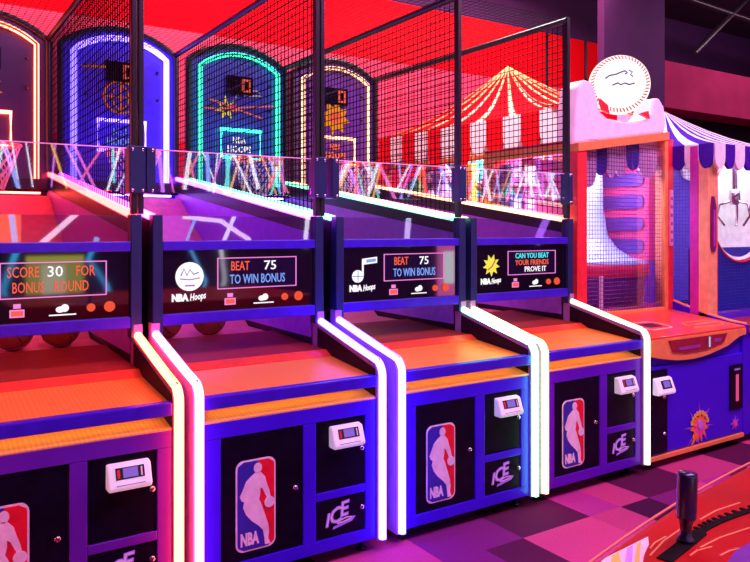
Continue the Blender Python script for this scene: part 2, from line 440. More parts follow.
    b.tube([(.52+R*cos(2*PI*k/n), cy+R*sin(2*PI*k/n), zr) for k in range(n)], .011, M_txt_red if False else mat('rim_red', (.9, .06, .02), .3, emis=(1, .1, .03), strength=.5), 8, closed=True)
    b.box(.48, .56, cy+R-.01, 3.14, zr-.02, zr+.02, M_black)
    hoop = b.build('hoop', root)
    b = MB(); nn = 14; LV = 6
    def npt(k, l, h=0):
        r = R*(1-.09*l); a = 2*PI*(k+.5*(l % 2))/nn; return (.52+r*cos(a), cy+r*sin(a), zr-.052*l)
    for l in range(LV):
        for k in range(nn):
            b.tube([npt(k, l), npt(k, l+1)], .005, M_hoopnet, 4, caps=False)
            b.tube([npt(k, l), npt(k-1 if (l % 2 == 0) else k+1, l+1)], .005, M_hoopnet, 4, caps=False)
    b.build('net', hoop)
    # score digit
    b = MB(); b.box(.38, .62, 3.10, 3.138, 2.74, 2.90, M_disp)
    sd = b.build('score_box', back)
    b = MB(); x0 = .515; 
    b.box(x0, x0+.075, 3.09, 3.099, 2.86, 2.876, M_txt_red); b.box(x0, x0+.075, 3.09, 3.099, 2.764, 2.78, M_txt_red)
    b.box(x0, x0+.016, 3.09, 3.099, 2.764, 2.876, M_txt_red); b.box(x0+.059, x0+.075, 3.09, 3.099, 2.764, 2.876, M_txt_red)
    b.build('digit', sd)
    b = MB(); cfg['art'](b); b.build('back_artwork', back)
    return root

# artworks of the back panels
def art_sun(b):
    b.prism(sun_shape(.5, 2.60, .08, .14, 10, .1), 3.138, 3.133, 'y', glow('sun_orange', (1, .22, .03), .8)); b.disc(.5, 2.60, .055, .055, 3.134, 3.129, mat('sun_core', (.5, .1, .02), .5))
    for k in range(5): b.box(.46+.02*k-.003, .46+.02*k+.003, 3.126, 3.13, 2.56, 2.64, M_orange)
def art_ball(b):
    n = 24; m = glow('ball_orange', (1, .20, .03), .7)
    b.tube([(.5+.13*cos(2*PI*k/n), 3.13, 2.62+.13*sin(2*PI*k/n)) for k in range(n)], .009, m, 6, closed=True)
    for a in (-.07, 0, .07): b.tube([(.5+a*(1-1.1*t*t), 3.13, 2.62+.12*t) for t in (-1, -.5, 0, .5, 1)], .006, m, 6)
    b.tube([(.37, 3.13, 2.62), (.63, 3.13, 2.62)], .006, m, 6)
    b.tube([(.20, 3.13, 2.84), (.35, 3.13, 2.85), (.5, 3.13, 2.86), (.68, 3.13, 2.85)], .010, m, 6)
def art_burst(b):
    m = glow('streak_pink', (1, .2, .25), .7)
    b.tube([(.15, 3.13, 2.60), (.3, 3.13, 2.60), (.83, 3.13, 2.67)], .008, m, 6); b.tube([(.22, 3.13, 2.68), (.72, 3.13, 2.55)], .008, m, 6)
    b.prism(sun_shape(.38, 2.615, .045, .11, 7, .3), 3.138, 3.132, 'y', M_yellow); b.prism(sun_shape(.38, 2.615, .03, .06, 6), 3.132, 3.127, 'y', M_black)
    b.prism(sun_shape(.44, 2.62, .02, .05, 4), 3.130, 3.125, 'y', M_red)
    b.tube([(.46, 3.13, 2.71), (.52, 3.13, 2.78), (.68, 3.13, 2.79), (.72, 3.13, 2.75), (.55, 3.13, 2.735)], .008, mat('grey_line', (.5, .5, .55), .4), 6)
def art_spikes(b):
    m = glow('spike_orange', (1, .30, .02), .85)
    b.prism(sun_shape(.5, 2.62, .10, .17, 8, .2), 3.138, 3.133, 'y', m); b.disc(.5, 2.62, .07, .06, 3.134, 3.128, mat('spike_core', (.7, .13, .02), .5))
# small emblems on the displays
def em_script(b, x, z, y):
    b.disc(x, z, .072, .072, y, y-.003, M_txt_white, 32)
    m = mat('emblem_grey', (.25, .3, .5), .5)
    b.tube([(x-.045, y-.004, z+.005), (x-.03, y-.004, z+.04), (x-.015, y-.004, z+.005), (x, y-.004, z+.035), (x+.02, y-.004, z+.01), (x+.045, y-.004, z+.02)], .0035, m, 6)
    b.tube([(x-.05, y-.004, z-.01), (x, y-.004, z-.016), (x+.05, y-.004, z-.008)], .003, m, 6)
    b.tube([(x-.025, y-.004, z-.045), (x+.025, y-.004, z-.045)], .004, m, 6)
def em_note(b, x, z, y):
    b.disc(x-.035, z-.035, .038, .036, y, y-.003, M_txt_white, 24)
    m = mat('emblem_line', (.05, .1, .4), .5)
    b.tube([(x-.072, y-.004, z-.035), (x+.002, y-.004, z-.035)], .002, m, 4); b.tube([(x-.035, y-.004, z-.07), (x-.035, y-.004, z)], .002, m, 4)
    b.box(x-.006, x+.004, y-.003, y, z-.04, z+.055, M_txt_white)
    b.prism([(x-.006, z+.03), (x-.006, z+.065), (x+.095, z+.075), (x+.095, z+.04)], y-.003, y-.005, 'y', M_txt_white)
    b.prism([(x+.02, z+.042), (x+.02, z+.06), (x+.085, z+.066), (x+.085, z+.048)], y-.005, y-.007, 'y', M_txt_blue)
def em_sun(b, x, z, y):
    b.prism(sun_shape(x, z, .042, .072, 9, .2), y, y-.003, 'y', glow('emblem_yellow', (1, .8, .1), 1.0))
    b.tube([(x-.035, y-.005, z-.03), (x, y-.005, z-.01), (x+.03, y-.005, z+.03)], .004, mat('emblem_dark', (.35, .2, .02), .5), 6)

halo = lambda n, c, s=1: glow('channel_'+n, c, s)  # emission colours of the imitated halos round the tubes
tube_red = glow('tube_red', (32.0, 2.4, .86)); tube_blue = glow('tube_blue', (1.2, 1.0, 7.0)); tube_violet = glow('tube_violet', (3.2, 1.0, 6.0))
tube_green = glow('tube_green', (2.2, 12, 4.5)); tube_warm = glow('tube_warm', (8, 4.0, 1.5)); tube_white = glow('tube_white', (2.4, 1.9, 1.25)); tube_cyan = glow('tube_cyan', (.22, 5, 2.7))
P = [('purple_dark', (.035, .006, .10)), ('blue', (.06, .04, .75)), ('blue_teal', (.02, .06, .45)), ('violet', (.12, .02, .30))]
panels = [mat('back_'+n, c, .35, coat=.2) for n, c in P]
cfgs = [
 dict(id='one', inner=(30, 2, 1.5), label='leftmost basketball machine with red neon strips, cut off by the left edge', cab=(.13, .015, .46), nl=tube_red, nlh=halo('red', (1, .05, .03)), nr=tube_red, nrh=halo('red', (1, .05, .03)),
      rail=glow('rail_red', (34, .84, .74)), panel=panels[0], arch=glow('arch_red', (14, 1.6, .95)), archh=halo('arch_red', (1, .015, .03)), logoc=M_pink, art=art_sun, emblem=em_sun,
      msg=[('SCORE', M_txt_red, .46, .14), ('30', M_txt_white, .59, .07), ('FOR', M_txt_red, .72, .09), ('BONUS', M_txt_red, .48, .14), ('ROUND', M_txt_red, .66, .16)], rows=[0, 0, 0, 1, 1]),
 dict(id='two', inner=(12, 4, 30), label='second basketball machine from the left with violet-white neon strips and white circle emblem', cab=(.05, .006, .80), nl=glow('tube_pinkwhite', (10, 1.6, 8)), nlh=halo('violet', (.35, .15, 1)), nr=glow('tube_bluewhite', (2.5, 1.2, 22)), nrh=halo('blue', (.2, .15, 1)),
      rail=glow('rail_violet', (14, 1.0, 26)), panel=panels[1], arch=glow('arch_white', (2.2, 1.3, 10)), archh=halo('arch_blue', (.22, .08, 1)), logoc=M_txt_blue, art=art_ball, emblem=em_script,
      msg=[('BEAT', M_txt_red, .49, .11), ('75', M_txt_white, .66, .075), ('TO WIN BONUS', M_txt_blue, .59, .34)], rows=[0, 0, 1]),
 dict(id='three', inner=(6, 5, 26), label='third basketball machine from the left with green-edged neon strip and musical note emblem', cab=(.05, .006, .80), nl=glow('tube_bluewhite', (2.5, 1.2, 22)), nlh=halo('blue', (.2, .15, 1)), nr=tube_green, nrh=halo('green', (.03, .8, .5)),
      rail=glow('rail_green', (1.0, 6, 3)), panel=panels[2], arch=tube_cyan, archh=halo('arch_cyan', (.01, .45, .33)), logoc=M_txt_white, art=art_burst, emblem=em_note,
      msg=[('BEAT', M_txt_red, .49, .11), ('75', M_txt_white, .66, .075), ('TO WIN BONUS', M_txt_blue, .59, .34)], rows=[0, 0, 1]),
 dict(id='four', inner=(14, 3, 16), label='fourth basketball machine with warm white neon strips and yellow sun emblem beside the crane machine', cab=(.11, .006, .55), nl=tube_warm, nlh=halo('warm', (.6, .8, .45)), nr=tube_white, nrh=halo('warm2', (.7, .55, .4)),
      rail=glow('rail_warm', (7, 3, 1.3)), panel=panels[3], arch=glow('arch_warm', (4, 1.9, .85)), archh=halo('arch_warm', (.45, .12, .35)), logoc=M_orange, art=art_spikes, emblem=em_sun,
      msg=[('CAN YOU BEAT', M_cyan, .59, .34), ('YOUR FRIENDS', M_txt_red, .59, .34), ('PROVE IT', M_txt_white, .62, .22)], rows=[0, 1, 2]),
]
offs = [0, -.009, .012, -.003]
for k in range(4): machine(k+1, offs[k], cfgs[k])

# basketballs resting in the troughs
def ball(x, y, z, r, label, grp):
    b = MB(); b.sphere((0, 0, 0), r, M_ball, 24, 16)
    for pl in range(3):
        n = 28; pts = []
        for k in range(n):
            a = 2*PI*k/n; c, s_ = r*1.002*cos(a), r*1.002*sin(a)
            pts.append((c, s_, 0) if pl == 0 else ((c, 0, s_) if pl == 1 else (0, c, s_)))
        b.tube(pts, .0025, M_black, 4, closed=True)
    o = b.build('basketball', None); o.location = (x, y, z); o.rotation_euler = (.3+x, .5*y, x*2)
    tag(o, label, 'basketball', grp); return o
for x, y, l in ((.50, 1.32, 'left one of the two balls under the display of the red neon machine'), (.73, 1.32, 'right one of the two balls under the display of the red neon machine'),
                (1.30, 1.32, 'left ball under the display of the machine reading BEAT 75 with round emblem'), (1.57, 1.32, 'right ball under the display of the machine with the round emblem'),
                (2.22, 1.32, 'ball under the display of the musical note machine')):
    ball(x, y, .9155+.10, .10, l, 'balls waiting under the displays')

exec_rest = True
# ------------------------------------------------------------------ red and white tent booth behind the row
M_tred = mat('tent_red', (.85, .004, .012), .8, spec=.05); M_tcream = mat('tent_cream', (.95, .62, .38), .5); M_twhite = mat('tent_white', (.92, .88, .92), .5); M_gold = mat('gold_trim', (.95, .45, .18), .6, spec=.1)
def canopy(name, parent, apex, corners, counts, zt, drop, sag, ma, mb, mline, over=0.0, closed=True):
    """pitched canopy; corners counter-clockwise, counts = stripes per side; returns roof, valance"""
    roof = MB(); val = MB(); N = len(corners); A = Vector(apex); kk = 0
    for s in range(N if closed else N-1):
        a = Vector((corners[s][0], corners[s][1], zt)); c = Vector((corners[(s+1) % N][0], corners[(s+1) % N][1], zt))
        cnt = counts[s]; out = (c-a).cross(Vector((0, 0, 1))).normalized()
        for k in range(cnt):
            p, q = a.lerp(c, k/cnt), a.lerp(c, (k+1)/cnt); m = ma if kk % 2 == 0 else mb; L = 6
            e_ = over if m is ma else -over
            p, q = p.lerp(q, -e_), q.lerp(p, -e_)
            vs = []
            for l in range(L+1):
                t = l/L; g = -sag*sin(PI*t)
                vs += [A.lerp(p, t)+Vector((0, 0, g)), A.lerp(q, t)+Vector((0, 0, g))]
            roof.add(vs, [(2*l, 2*l+1, 2*l+3, 2*l+2) for l in range(L)], m)
            if mline:
                roof.tube([A.lerp(p, l/L)+Vector((0, 0, -sag*sin(PI*l/L)+.004)) for l in range(L+1)], .010, mline, 5, rf=lambda t: .002+.005*t)
            p, q = a.lerp(c, k/cnt), a.lerp(c, (k+1)/cnt)
            # lobe
            d = drop if (m is ma or drop < .3) else drop*.78; n = 10; front = []; 
            u = (q-p)
            prof = [(0, 0)]+[(.5-.5*cos(PI*j/n), -(d*(.35 if m is ma else .55)+d*(.65 if m is ma else .45)*sin(PI*j/n))) for j in range(n+1)]+[(1, 0)]
            ring = [p+u*x+Vector((0, 0, z)) for x, z in prof]
            th = out*.012
            vs = [r+th for r in ring]+[r-th for r in ring]; n2 = len(ring)
            val.add(vs, [tuple(range(n2)), tuple(range(2*n2-1, n2-1, -1))]+[(j, (j+1) % n2, (j+1) % n2+n2, j+n2) for j in range(n2)], m)
            kk += 1
    r = roof.build(name, parent)
    so = r.modifiers.new('thick', 'SOLIDIFY'); so.thickness = .01
    val.build('valance', parent)
    return r
bo = empty('prize_booth', (6.0, 3.4, 0)); tag(bo, 'carnival prize booth under a red and white striped pointed tent behind the hoops', 'booth')
canopy('tent_roof', bo, (0, 0, .0+3.46), [(-.8, 1.53), (-.8, -1.55), (.8, -1.55), (.8, 1.53)], [12, 6, 12, 6], 2.70, .46, .12, M_tred, M_twhite, M_gold, over=.31)
for x in (-.74, .74):
    for y in (-1.48, 1.46):
        b = MB(); b.box(x-.045, x+.045, y-.045, y+.045, 0, 2.66, mat('booth_post', (.85, .22, .08), .4)); b.build('corner_post', bo, .006)
b = MB(); b.box(-.70, .70, -1.44, 1.42, .05, 1.70, mat('booth_base', (.5, .04, .10), .5)); b.box(-.76, -.70, -1.43, 1.41, 1.70, 1.76, M_gold); b.build('counter', bo)
b = MB(); b.box(-.77, -.71, -1.43, 1.41, 2.30, 2.36, M_gold); b.build('header_beam', bo)
b = MB(); b.box(-.785, -.775, -1.53, 1.51, 2.36, 2.70, M_twhite); b.box(-.78, .78, -1.535, -1.525, 2.36, 2.70, M_twhite); b.build('white_band', bo)
b = MB(); b.box(.30, .34, -1.43, -.55, 1.70, 2.62, mat('booth_dark', (.12, .02, .10), .5)); b.box(.30, .34, -.55, .35, 1.70, 2.62, mat('booth_wine', (.42, .03, .16), .5)); b.build('back_board', bo)
b = MB()
pts = [(-.1+.03*sin(k*.9), .35+1.05*k/60) for k in range(61)]
b.prism(pts+[(p[0]+.02, p[1]) for p in reversed(pts)], 1.70, 2.60, 'z', mat('teal_drape', (.02, .30, .36), .6)); b.build('teal_curtain', bo)
b = MB()
for x, y in ((-.55, -1.32), (-.55, .02)):
    b.box(x, x+.08, y, y+.08, 1.702, 2.30, mat('strip_yellow', (1, .5, .05), .5))
b.build('display_upright', bo)
b = MB(); b.box(-.5, -.44, -.42, -.30, 1.702, 2.30, M_tred); b.build('red_upright', bo)
def plush(x, y, z, s, col, belly, label, ears='round', face=True, rz=-PI/2-.4):
    root = empty('plush_toy', (x, y, z), rz); tag(root, label, 'plush toy', 'plush prizes in the booth')
    m = mat('plush_'+col[0], col[1], .9, bump=.6, scale=120); mb_ = mat('plush_'+belly[0], belly[1], .9)
    b = MB()
    b.sphere((0, 0, .15*s), .13*s, m, 16, 12, (1, .85, 1.15)); b.sphere((0, -.01, .36*s), .115*s, m, 16, 12, (1.05, .95, .95))
    for sx in (-1, 1):
        b.tube([(sx*.10*s, -.01, .23*s), (sx*.17*s, -.05*s, .16*s), (sx*.18*s, -.09*s, .10*s)], .04*s, m, 10); b.sphere((sx*.18*s, -.09*s, .10*s), .042*s, m, 10, 8)
        b.tube([(sx*.07*s, -.04*s, .06*s), (sx*.10*s, -.14*s, .045*s), (sx*.11*s, -.20*s, .05*s)], .047*s, m, 10); b.sphere((sx*.11*s, -.20*s, .05*s), .052*s, m, 10, 8)
        if ears == 'round': b.sphere((sx*.085*s, 0, .46*s), .042*s, m, 12, 8, (1, .5, 1))
        elif ears == 'long': b.tube([(sx*.05*s, 0, .44*s), (sx*.07*s, 0, .53*s), (sx*.10*s, -.01, .60*s)], .03*s, m, 10, rf=lambda t: .03*s*(1-.4*t))
    o = b.build('body', root)
    r = o.modifiers.new('weld', 'REMESH'); r.mode = 'VOXEL'; r.voxel_size = .011*s; r.use_smooth_shade = True
    sm = o.modifiers.new('soft', 'SMOOTH'); sm.iterations = 3
    b = MB(); b.sphere((0, -.095*s, .15*s), .085*s, mb_, 14, 10, (1, .45, 1.15)); b.build('belly', root)
    b = MB(); b.sphere((0, -.11*s, .335*s), .05*s, mb_, 14, 10, (1.15, .8, .8)); b.sphere((0, -.155*s, .35*s), .014*s, M_black, 8, 6); b.build('muzzle', root)
    for sx in (-1, 1):
        b = MB(); b.sphere((sx*.045*s, -.105*s, .39*s), .02*s, M_white, 10, 8); b.sphere((sx*.045*s, -.121*s, .39*s), .011*s, M_black, 8, 6); b.build('eye', root)
    return root
V = [
 (5.42, 4.45, 1.0, ('green', (.05, .45, .2)), ('cream', (.9, .7, .4)), 'small green plush toy before the teal curtain, farthest back', 'round'),
 (5.42, 3.93, 1.35, ('lavender', (.45, .28, .85)), ('pinkwhite', (.95, .7, .95)), 'large lavender plush toy with pale face before the teal curtain', 'round'),
 (5.42, 3.10, .9, ('brown', (.35, .10, .12)), ('tan', (.8, .4, .2)), 'dark brown plush toy right of the upright strip in the booth', 'round'),
 (5.40, 2.78, .95, ('mint', (.03, .6, .3)), ('pink', (.9, .3, .5)), 'bright green plush toy in the middle of the booth counter', 'none'),
 (5.40, 2.52, .8, ('magenta', (.75, .08, .4)), ('pink', (.9, .3, .5)), 'small magenta plush toy between green and white toys', 'long'),
 (5.42, 2.27, 1.15, ('white', (.85, .8, .9)), ('pinkwhite', (.95, .7, .95)), 'white long-eared plush toy at the near end of the counter', 'long'),
 (5.62, 2.08, 1.2, ('navy', (.08, .10, .5)), ('white2', (.85, .8, .9)), 'blue plush toy with white muzzle behind the white one', 'round'),
]
for x, y, s, c, bl, l, e in V: plush(x, y, 1.762 if x < 5.3 else 1.702, s, c, bl, l, e)

# ------------------------------------------------------------------ crane machine with the baseball sign
M_cblue = mat('crane_blue', (.05, .006, .72), .4, var=.05, scale=3, spec=.25)
M_corange = mat('crane_orange', (.95, .30, .09), .4)
M_cred = mat('crane_red', (.88, .03, .05), .35, coat=.2)
M_cpink = mat('crane_pink', (.95, .45, .65), .4)
M_wnet = mat('window_net', (.16, .03, .30), .5)
cr = empty('crane_machine', (4.01, .03, 0)); tag(cr, 'orange and blue prize crane machine topped by a glowing baseball sign', 'arcade machine')
b = MB()   # local x 0..1.13 ; y 0..1.7
b.box(.0, 1.09, .02, 1.55, .06, .80, M_cblue)
b.box(.0, 1.09, .0, .02, .09, .66, M_cblue)
b.build('base_cabinet', cr, .004)
b = MB()
bot = []
for k in range(25):
    x = 1.09*k/24; t = x/1.09
    z = .735-.055*sin(PI*min(1, t/.80)) if t < .80 else .735+.06*sin(PI*.5*(t-.80)/.20)
    bot.append((x, z))
b.prism(bot+[(1.09, .842), (0, .842)], -.028, .0, 'y', M_corange); b.build('fascia_board', cr, .004)
b = MB(); b.prism([(.18, .826), (.84, .826), (.80, .765), (.60, .735), (.36, .730), (.22, .75)], -.036, -.0285, 'y', mat('plate_wine', (.32, .02, .04), .25, coat=.4))
b.box(.28, .52, -.039, -.036, .755, .775, mat('plate_line', (.35, .05, .35), .4)); b.box(.68, .76, -.039, -.036, .775, .80, mat('plate_line', (.35, .05, .35), .4)); b.box(.62, .632, -.0395, -.036, .748, .818, glow('plate_led', (.45, .55, 1), 1)); b.build('name_plate', cr)
b = MB(); b.box(-.0, 1.09, -.012, .02, .055, .085, M_corange); b.build('kick_trim', cr, .003)
b = MB(); b.prism([(-.026, .842), (-.026, .856), (.60, .925), (.60, .80), (0, .80)], .0, 1.085, 'x', mat('counter_red', (.85, .07, .04), .3, coat=.3)); b.build('control_counter', cr, .003)
def onc(x, y, h=.002): return (x, y, .856+(y+.026)*.1102+h)
b = MB()
rr = rrect(.20, .48, .12, .32, .06, 4)
b.add([onc(*p) for p in rr], [tuple(range(len(rr)))], mat('plate_white', (.9, .7, .65), .4))
rr = rrect(.215, .465, .135, .305, .05, 4)
b.add([onc(p[0], p[1], .0035) for p in rr], [tuple(range(len(rr)))], mat('plate_red2', (.8, .06, .05), .4))
rr = rrect(.26, .42, .17, .27, .02, 3)
b.add([onc(p[0], p[1], .005) for p in rr], [tuple(range(len(rr)))], mat('plate_dark', (.10, .01, .02), .3))
b.build('joystick_plate', cr)
b = MB()
rr = rrect(.62, .98, .05, .20, .07, 5)
b.tube([onc(*p) for p in rr], .005, M_corange, 5, closed=True)
for k in range(7): b.sphere(onc(.67+.043*k, .125, .004), .012, mat('pad_pink', (.9, .3, .35), .4), 8, 5, (1, 1.6, .35))
b.build('instruction_strip', cr)
# coin door with reader
b = MB(); b.box(.04, .20, -.010, .001, .10, .64, M_door); d = b.build('coin_door', cr, .003)
for z in (.46, .22):
    l = MB(); l.lathe([(0, -.01), (.009, -.01), (.012, 0)], (.165, -.010, z), M_chrome, 12, 'y'); l.build('lock', d)
b = MB(); b.prism([(-.009, .485), (-.055, .485), (-.066, .50), (-.032, .585), (-.009, .595)], .04, .215, 'x', M_reader); rd = b.build('card_reader', cr, .008, 3)
b = MB(); q = lambda x, t: (x, -.066+.034*t-.002, .50+.085*t)
b.add([q(.085, .3), q(.185, .3), q(.185, .9), q(.085, .9)], [(0, 1, 2, 3)], M_black)
q = lambda x, t: (x, -.066+.034*t-.003, .50+.085*t)
b.add([q(.105, .4), q(.170, .4), q(.170, .84), q(.105, .84)], [(0, 1, 2, 3)], M_screen); b.build('reader_screen', rd)
# burst logo and vertical slot sign
b = MB()
cx, cz = .555, .205
b.prism(sun_shape(cx, cz, .035, .165, 8, .35), -.002, -.005, 'y', mat('burst_violet', (.35, .06, .75), .4))
b.prism(sun_shape(cx, cz, .065, .105, 11, .1), -.005, -.008, 'y', M_orange)
b.prism(sun_shape(cx, cz-.01, .045, .075, 9, .3), -.008, -.011, 'y', mat('burst_pink', (.85, .08, .35), .4))
b.prism([(cx-.105, cz-.125), (cx-.05, cz-.03), (cx-.02, cz-.05)], -.008, -.012, 'y', M_orange)
b.disc(cx+.005, cz+.015, .03, .032, -.011, -.014, mat('burst_core', (.55, .25, .9), .4))
for k in range(9):
    a = 2.75-k*.30; b.box(cx+.098*cos(a)-.011, cx+.098*cos(a)+.011, -.012, -.008, cz+.098*sin(a)-.014, cz+.098*sin(a)+.014, mat('burst_yellow', (1, .55, .08), .4))
b.build('burst_emblem', cr)
b = MB(); b.box(.920, 1.075, -.012, .001, .265, .585, M_door); b.build('ticket_door', cr, .004)
b = MB(); b.box(.985, 1.015, -.016, -.012, .325, .515, glow('slot_pink', (1, .08, .3), .8)); b.box(.965, 1.035, -.015, -.012, .545, .558, mat('slot_line', (.35, .3, .7), .4)); b.build('lit_slot', cr)
b = MB(); b.prism(sun_shape(.985, .165, .028, .052, 7), -.002, -.006, 'y', mat('burst_violet', (.35, .06, .75), .4)); b.disc(.985, .165, .022, .022, -.006, -.009, mat('burst_pink', (.85, .08, .35), .4)); b.build('small_emblem', cr)
# upper case with posts and window (front plane local y .59)
W0, W1, YB = .0, 1.10, 1.55
def top(x): return 2.10+.16*(x/1.10)
for a, c, m in ((-.0, .10, M_cred), (1.00, 1.04, M_corange), (1.04, 1.105, M_cred)):
    b = MB(); b.prism([(a, .90), (c, .90), (c, top(c)), (a, top(a))], .57, .66, 'y', m); b.build('front_post', cr, .004)
b = MB(); b.prism([(-.0, top(0)), (1.04, top(1.04)), (1.04, top(1.04)+.062), (-.0, top(0)+.062)], .56, .65, 'y', M_corange); b.build('header_rail', cr, .004)
b = MB(); b.box(.10, 1.00, .575, .66, .905, .945, M_corange); b.build('sill_rail', cr, .004)
b = MB(); b.box(.42, 1.09, 1.50, 1.55, .95, 2.15, mat('case_back', (.72, .12, .30), .5)); b.build('case_wall', cr)
b = MB(); b.box(.008, .014, .66, 1.49, .95, 2.10, M_acr); b.build('side_pane', cr)
b = MB(); b.box(.06, .42, 1.52, 1.526, .95, 2.12, M_acr); b.build('rear_pane', cr)
b = MB(); b.box(.0, .06, 1.49, 1.55, .95, 2.165, M_corange); b.build('rear_post', cr, .004)
b = MB(); b.box(.0, .04, .66, 1.49, 2.10, 2.165, M_corange); b.build('side_rail', cr, .004)
b = MB(); b.box(.0, 1.10, .66, 1.55, .85, .95, mat('case_floor', (.65, .03, .45), .4)); b.build('prize_floor', cr)
b = MB(); b.prism([(0, 2.165), (1.10, 2.30), (1.10, 2.33), (0, 2.19)], .66, 1.55, 'y', M_cred); b.build('case_roof', cr)
bb = net_mesh('w', frange(.10, 1.0, 30), frange(.95, 2.20, 42), .10, 1.0, .94, 2.17, .0024, 'y', M_wnet)
o = bb.build('window_net', cr); o.location = (0, .60, 0)
b = MB(); b.box(.10, 1.0, .585, .589, .945, 2.12, M_acr); b.build('window_pane', cr)
# valance inside the window
b = MB(); mw, mn = mat('valance_white', (.95, .62, .80), .5), mat('valance_navy', (.03, .03, .40), .5)
x = .10
for k, (w, m, d) in enumerate(((.17, mw, .26), (.13, mn, .19), (.09, mw, .22), (.13, mw, .22), (.14, mn, .19), (.24, mw, .26))):
    n = 10; z0 = top(x)
    pr = [(x, z0+.03)]+[(x+w*(.5-.5*cos(PI*j/n)), z0-d*.55-d*.45*sin(PI*j/n)) for j in range(n+1)]+[(x+w, z0+.03)]
    b.prism(pr, .63+.01*(k % 2), .642+.01*(k % 2), 'y', m); x += w
b.build('valance', cr)
# white pillar flaring into a dish over a red drum
b = MB(); C0 = (.72, 1.06, 0)
b.lathe([(.085, 2.16), (.09, 1.9), (.10, 1.7), (.13, 1.5), (.20, 1.40), (.31, 1.325), (.44, 1.295), (.44, 1.28)], C0, mat('pillar_white', (.35, .55, .95), .3, coat=.3), 36)
b.build('flared_pillar', cr)
b = MB(); b.lathe([(.44, 1.28), (.45, 1.27), (.45, 1.19), (.42, 1.18)], C0, M_cred, 36); b.build('red_ring', cr)
b = MB(); b.lathe([(.42, 1.18), (.40, .955), (0, .955)], C0, mat('drum_violet', (.12, .04, .35), .4), 36); b.build('drum', cr)
b = MB()
for z in (1.42, 1.66, 1.90):
    b.box(.035, .36, 1.28, 1.50, z, z+.02, mat('shelf_pink', (.95, .45, .55), .4))
b.build('prize_shelf', cr)
def local_thing(name, bfun, label, cat, grp): 
    b = MB(); bfun(b); o = b.build(name, None, .006); tag(o, label, cat, grp); return o
rowname = {1.42: 'bottom', 1.66: 'middle', 1.90: 'top'}
bcols = [(.25, .08, .6), (.9, .6, .5), (.12, .15, .7), (.8, .2, .5), (.5, .1, .55), (.9, .75, .6)]
cn = ['violet', 'cream', 'blue', 'pink', 'plum', 'pale']
ci = 0
for z in (1.42, 1.66, 1.90):
    for k, x in enumerate((.06, .21)):
        c = bcols[ci]; n_ = cn[ci]; ci += 1
        def bf(b, x=x, z=z, c=c, n_=n_):
            X = 4.01+x; Z = z+.021; b.box(X, X+.12, .03+1.30, .03+1.44, Z, Z+.15, mat('prize_'+n_, c, .4)); b.box(X+.02, X+.10, .03+1.297, .03+1.30, Z+.04, Z+.11, M_white)
        local_thing('prize_box', bf, n_+' prize box on the '+rowname[z]+' shelf inside the baseball crane machine', 'box', 'prize boxes in the crane')
for x, y, s_, c, bl, l, e in ((4.16, .98, .8, ('white', (.85, .8, .9)), ('pinkwhite', (.95, .7, .95)), 'white plush toy with pink muzzle on the crane floor by the left pane', 'long'),
                          (4.15, .80, .75, ('rosered', (.85, .05, .12)), ('white2', (.85, .8, .9)), 'red and white plush toy nearest the front corner of the baseball crane', 'round')):
    plush(x, y+.03, .952, s_, c, bl, l, e)
# slotted red panel at right rear of the case
b = MB()
b.box(1.0, 1.085, .72, 1.45, 1.30, 2.10, mat('stack_red', (.85, .08, .25), .4))
for k in range(4):
    b.prism(rrect(.76, 1.44, 1.36+.18*k, 1.47+.18*k, .04, 3), .985, 1.001, 'x', mat('slot_violet', (.12, .05, .4), .4))
b.build('slotted_tower', cr)
# label strip on the red post
b = MB(); b.box(1.052, 1.092, .562, .5695, 1.42, 1.86, M_cpink)
for k in range(6): b.box(1.06, 1.084, .560, .562, 1.45+.066*k, 1.475+.066*k, mat('mark_purple', (.45, .05, .5), .4))
b.build('post_label', cr)
b = MB(); b.box(.36, .385, .66, .68, .955, 1.20, M_white); b.build('gate_pin', cr)
# topper: cradle and baseball
b = MB()
M_cradle = mat('cradle_pink', (.95, .62, .80), .4, emis=(1, .45, .75), strength=.35)
ob = [(0, top(0)+.062), (1.04, top(1.04)+.062), (1.06, 2.40), (1.03, 2.52), (.97, 2.58), (.90, 2.57), (.87, 2.46), (.80, 2.40), (.60, 2.36), (.36, 2.37), (.27, 2.42), (.235, 2.54), (.19, 2.62), (.11, 2.63), (.04, 2.57), (.02, 2.42)]
ob = [(x, z) for x, z in ob]
b.prism(ob, .60, .78, 'y', M_cradle); b.build('sign_cradle', cr, .02, 3)
b = MB(); b.sphere((0, 0, 0), .228, glow('ball_lit', (1.25, 1.15, 1.12), 1), 40, 24, (1, .5, 1)); bs = b.build('baseball_sign', cr)
bs.location = (.60, .69, 2.655); bs.rotation_euler = (0, 0, math.radians(-46))
by_ = lambda x, z, h: -.5*math.sqrt(max(0, .228**2-x*x-z*z))-h
b = MB()
for k in range(52):
    a = 2*PI*k/52
    p = lambda r, da=0: (r*cos(a+da), by_(r*cos(a+da), r*sin(a+da), .001), r*sin(a+da))
    b.tube([p(.188), p(.213, .05)], .0052, M_red, 5)
b.build('stitching', bs)
g = mat('script_grey', (.10, .12, .25), .5)
def bp(x, z): return (x, by_(x, z, .002), z)
b = MB(); b.tube([bp(-.11, .035), bp(-.08, .055), bp(-.03, .062), bp(0, .075), bp(.03, .085), bp(.05, .07), bp(.03, .06)], .006, g, 6)
b.tube([bp(.06, .09), bp(.085, .075), bp(.07, .055), bp(.09, .04)], .005, g, 6)
b.tube([bp(-.06, -.02), bp(-.02, -.005), bp(.0, -.02), bp(.03, -.008), bp(.06, -.02), bp(.10, -.01)], .006, g, 6)
b.build('script_mark', bs)
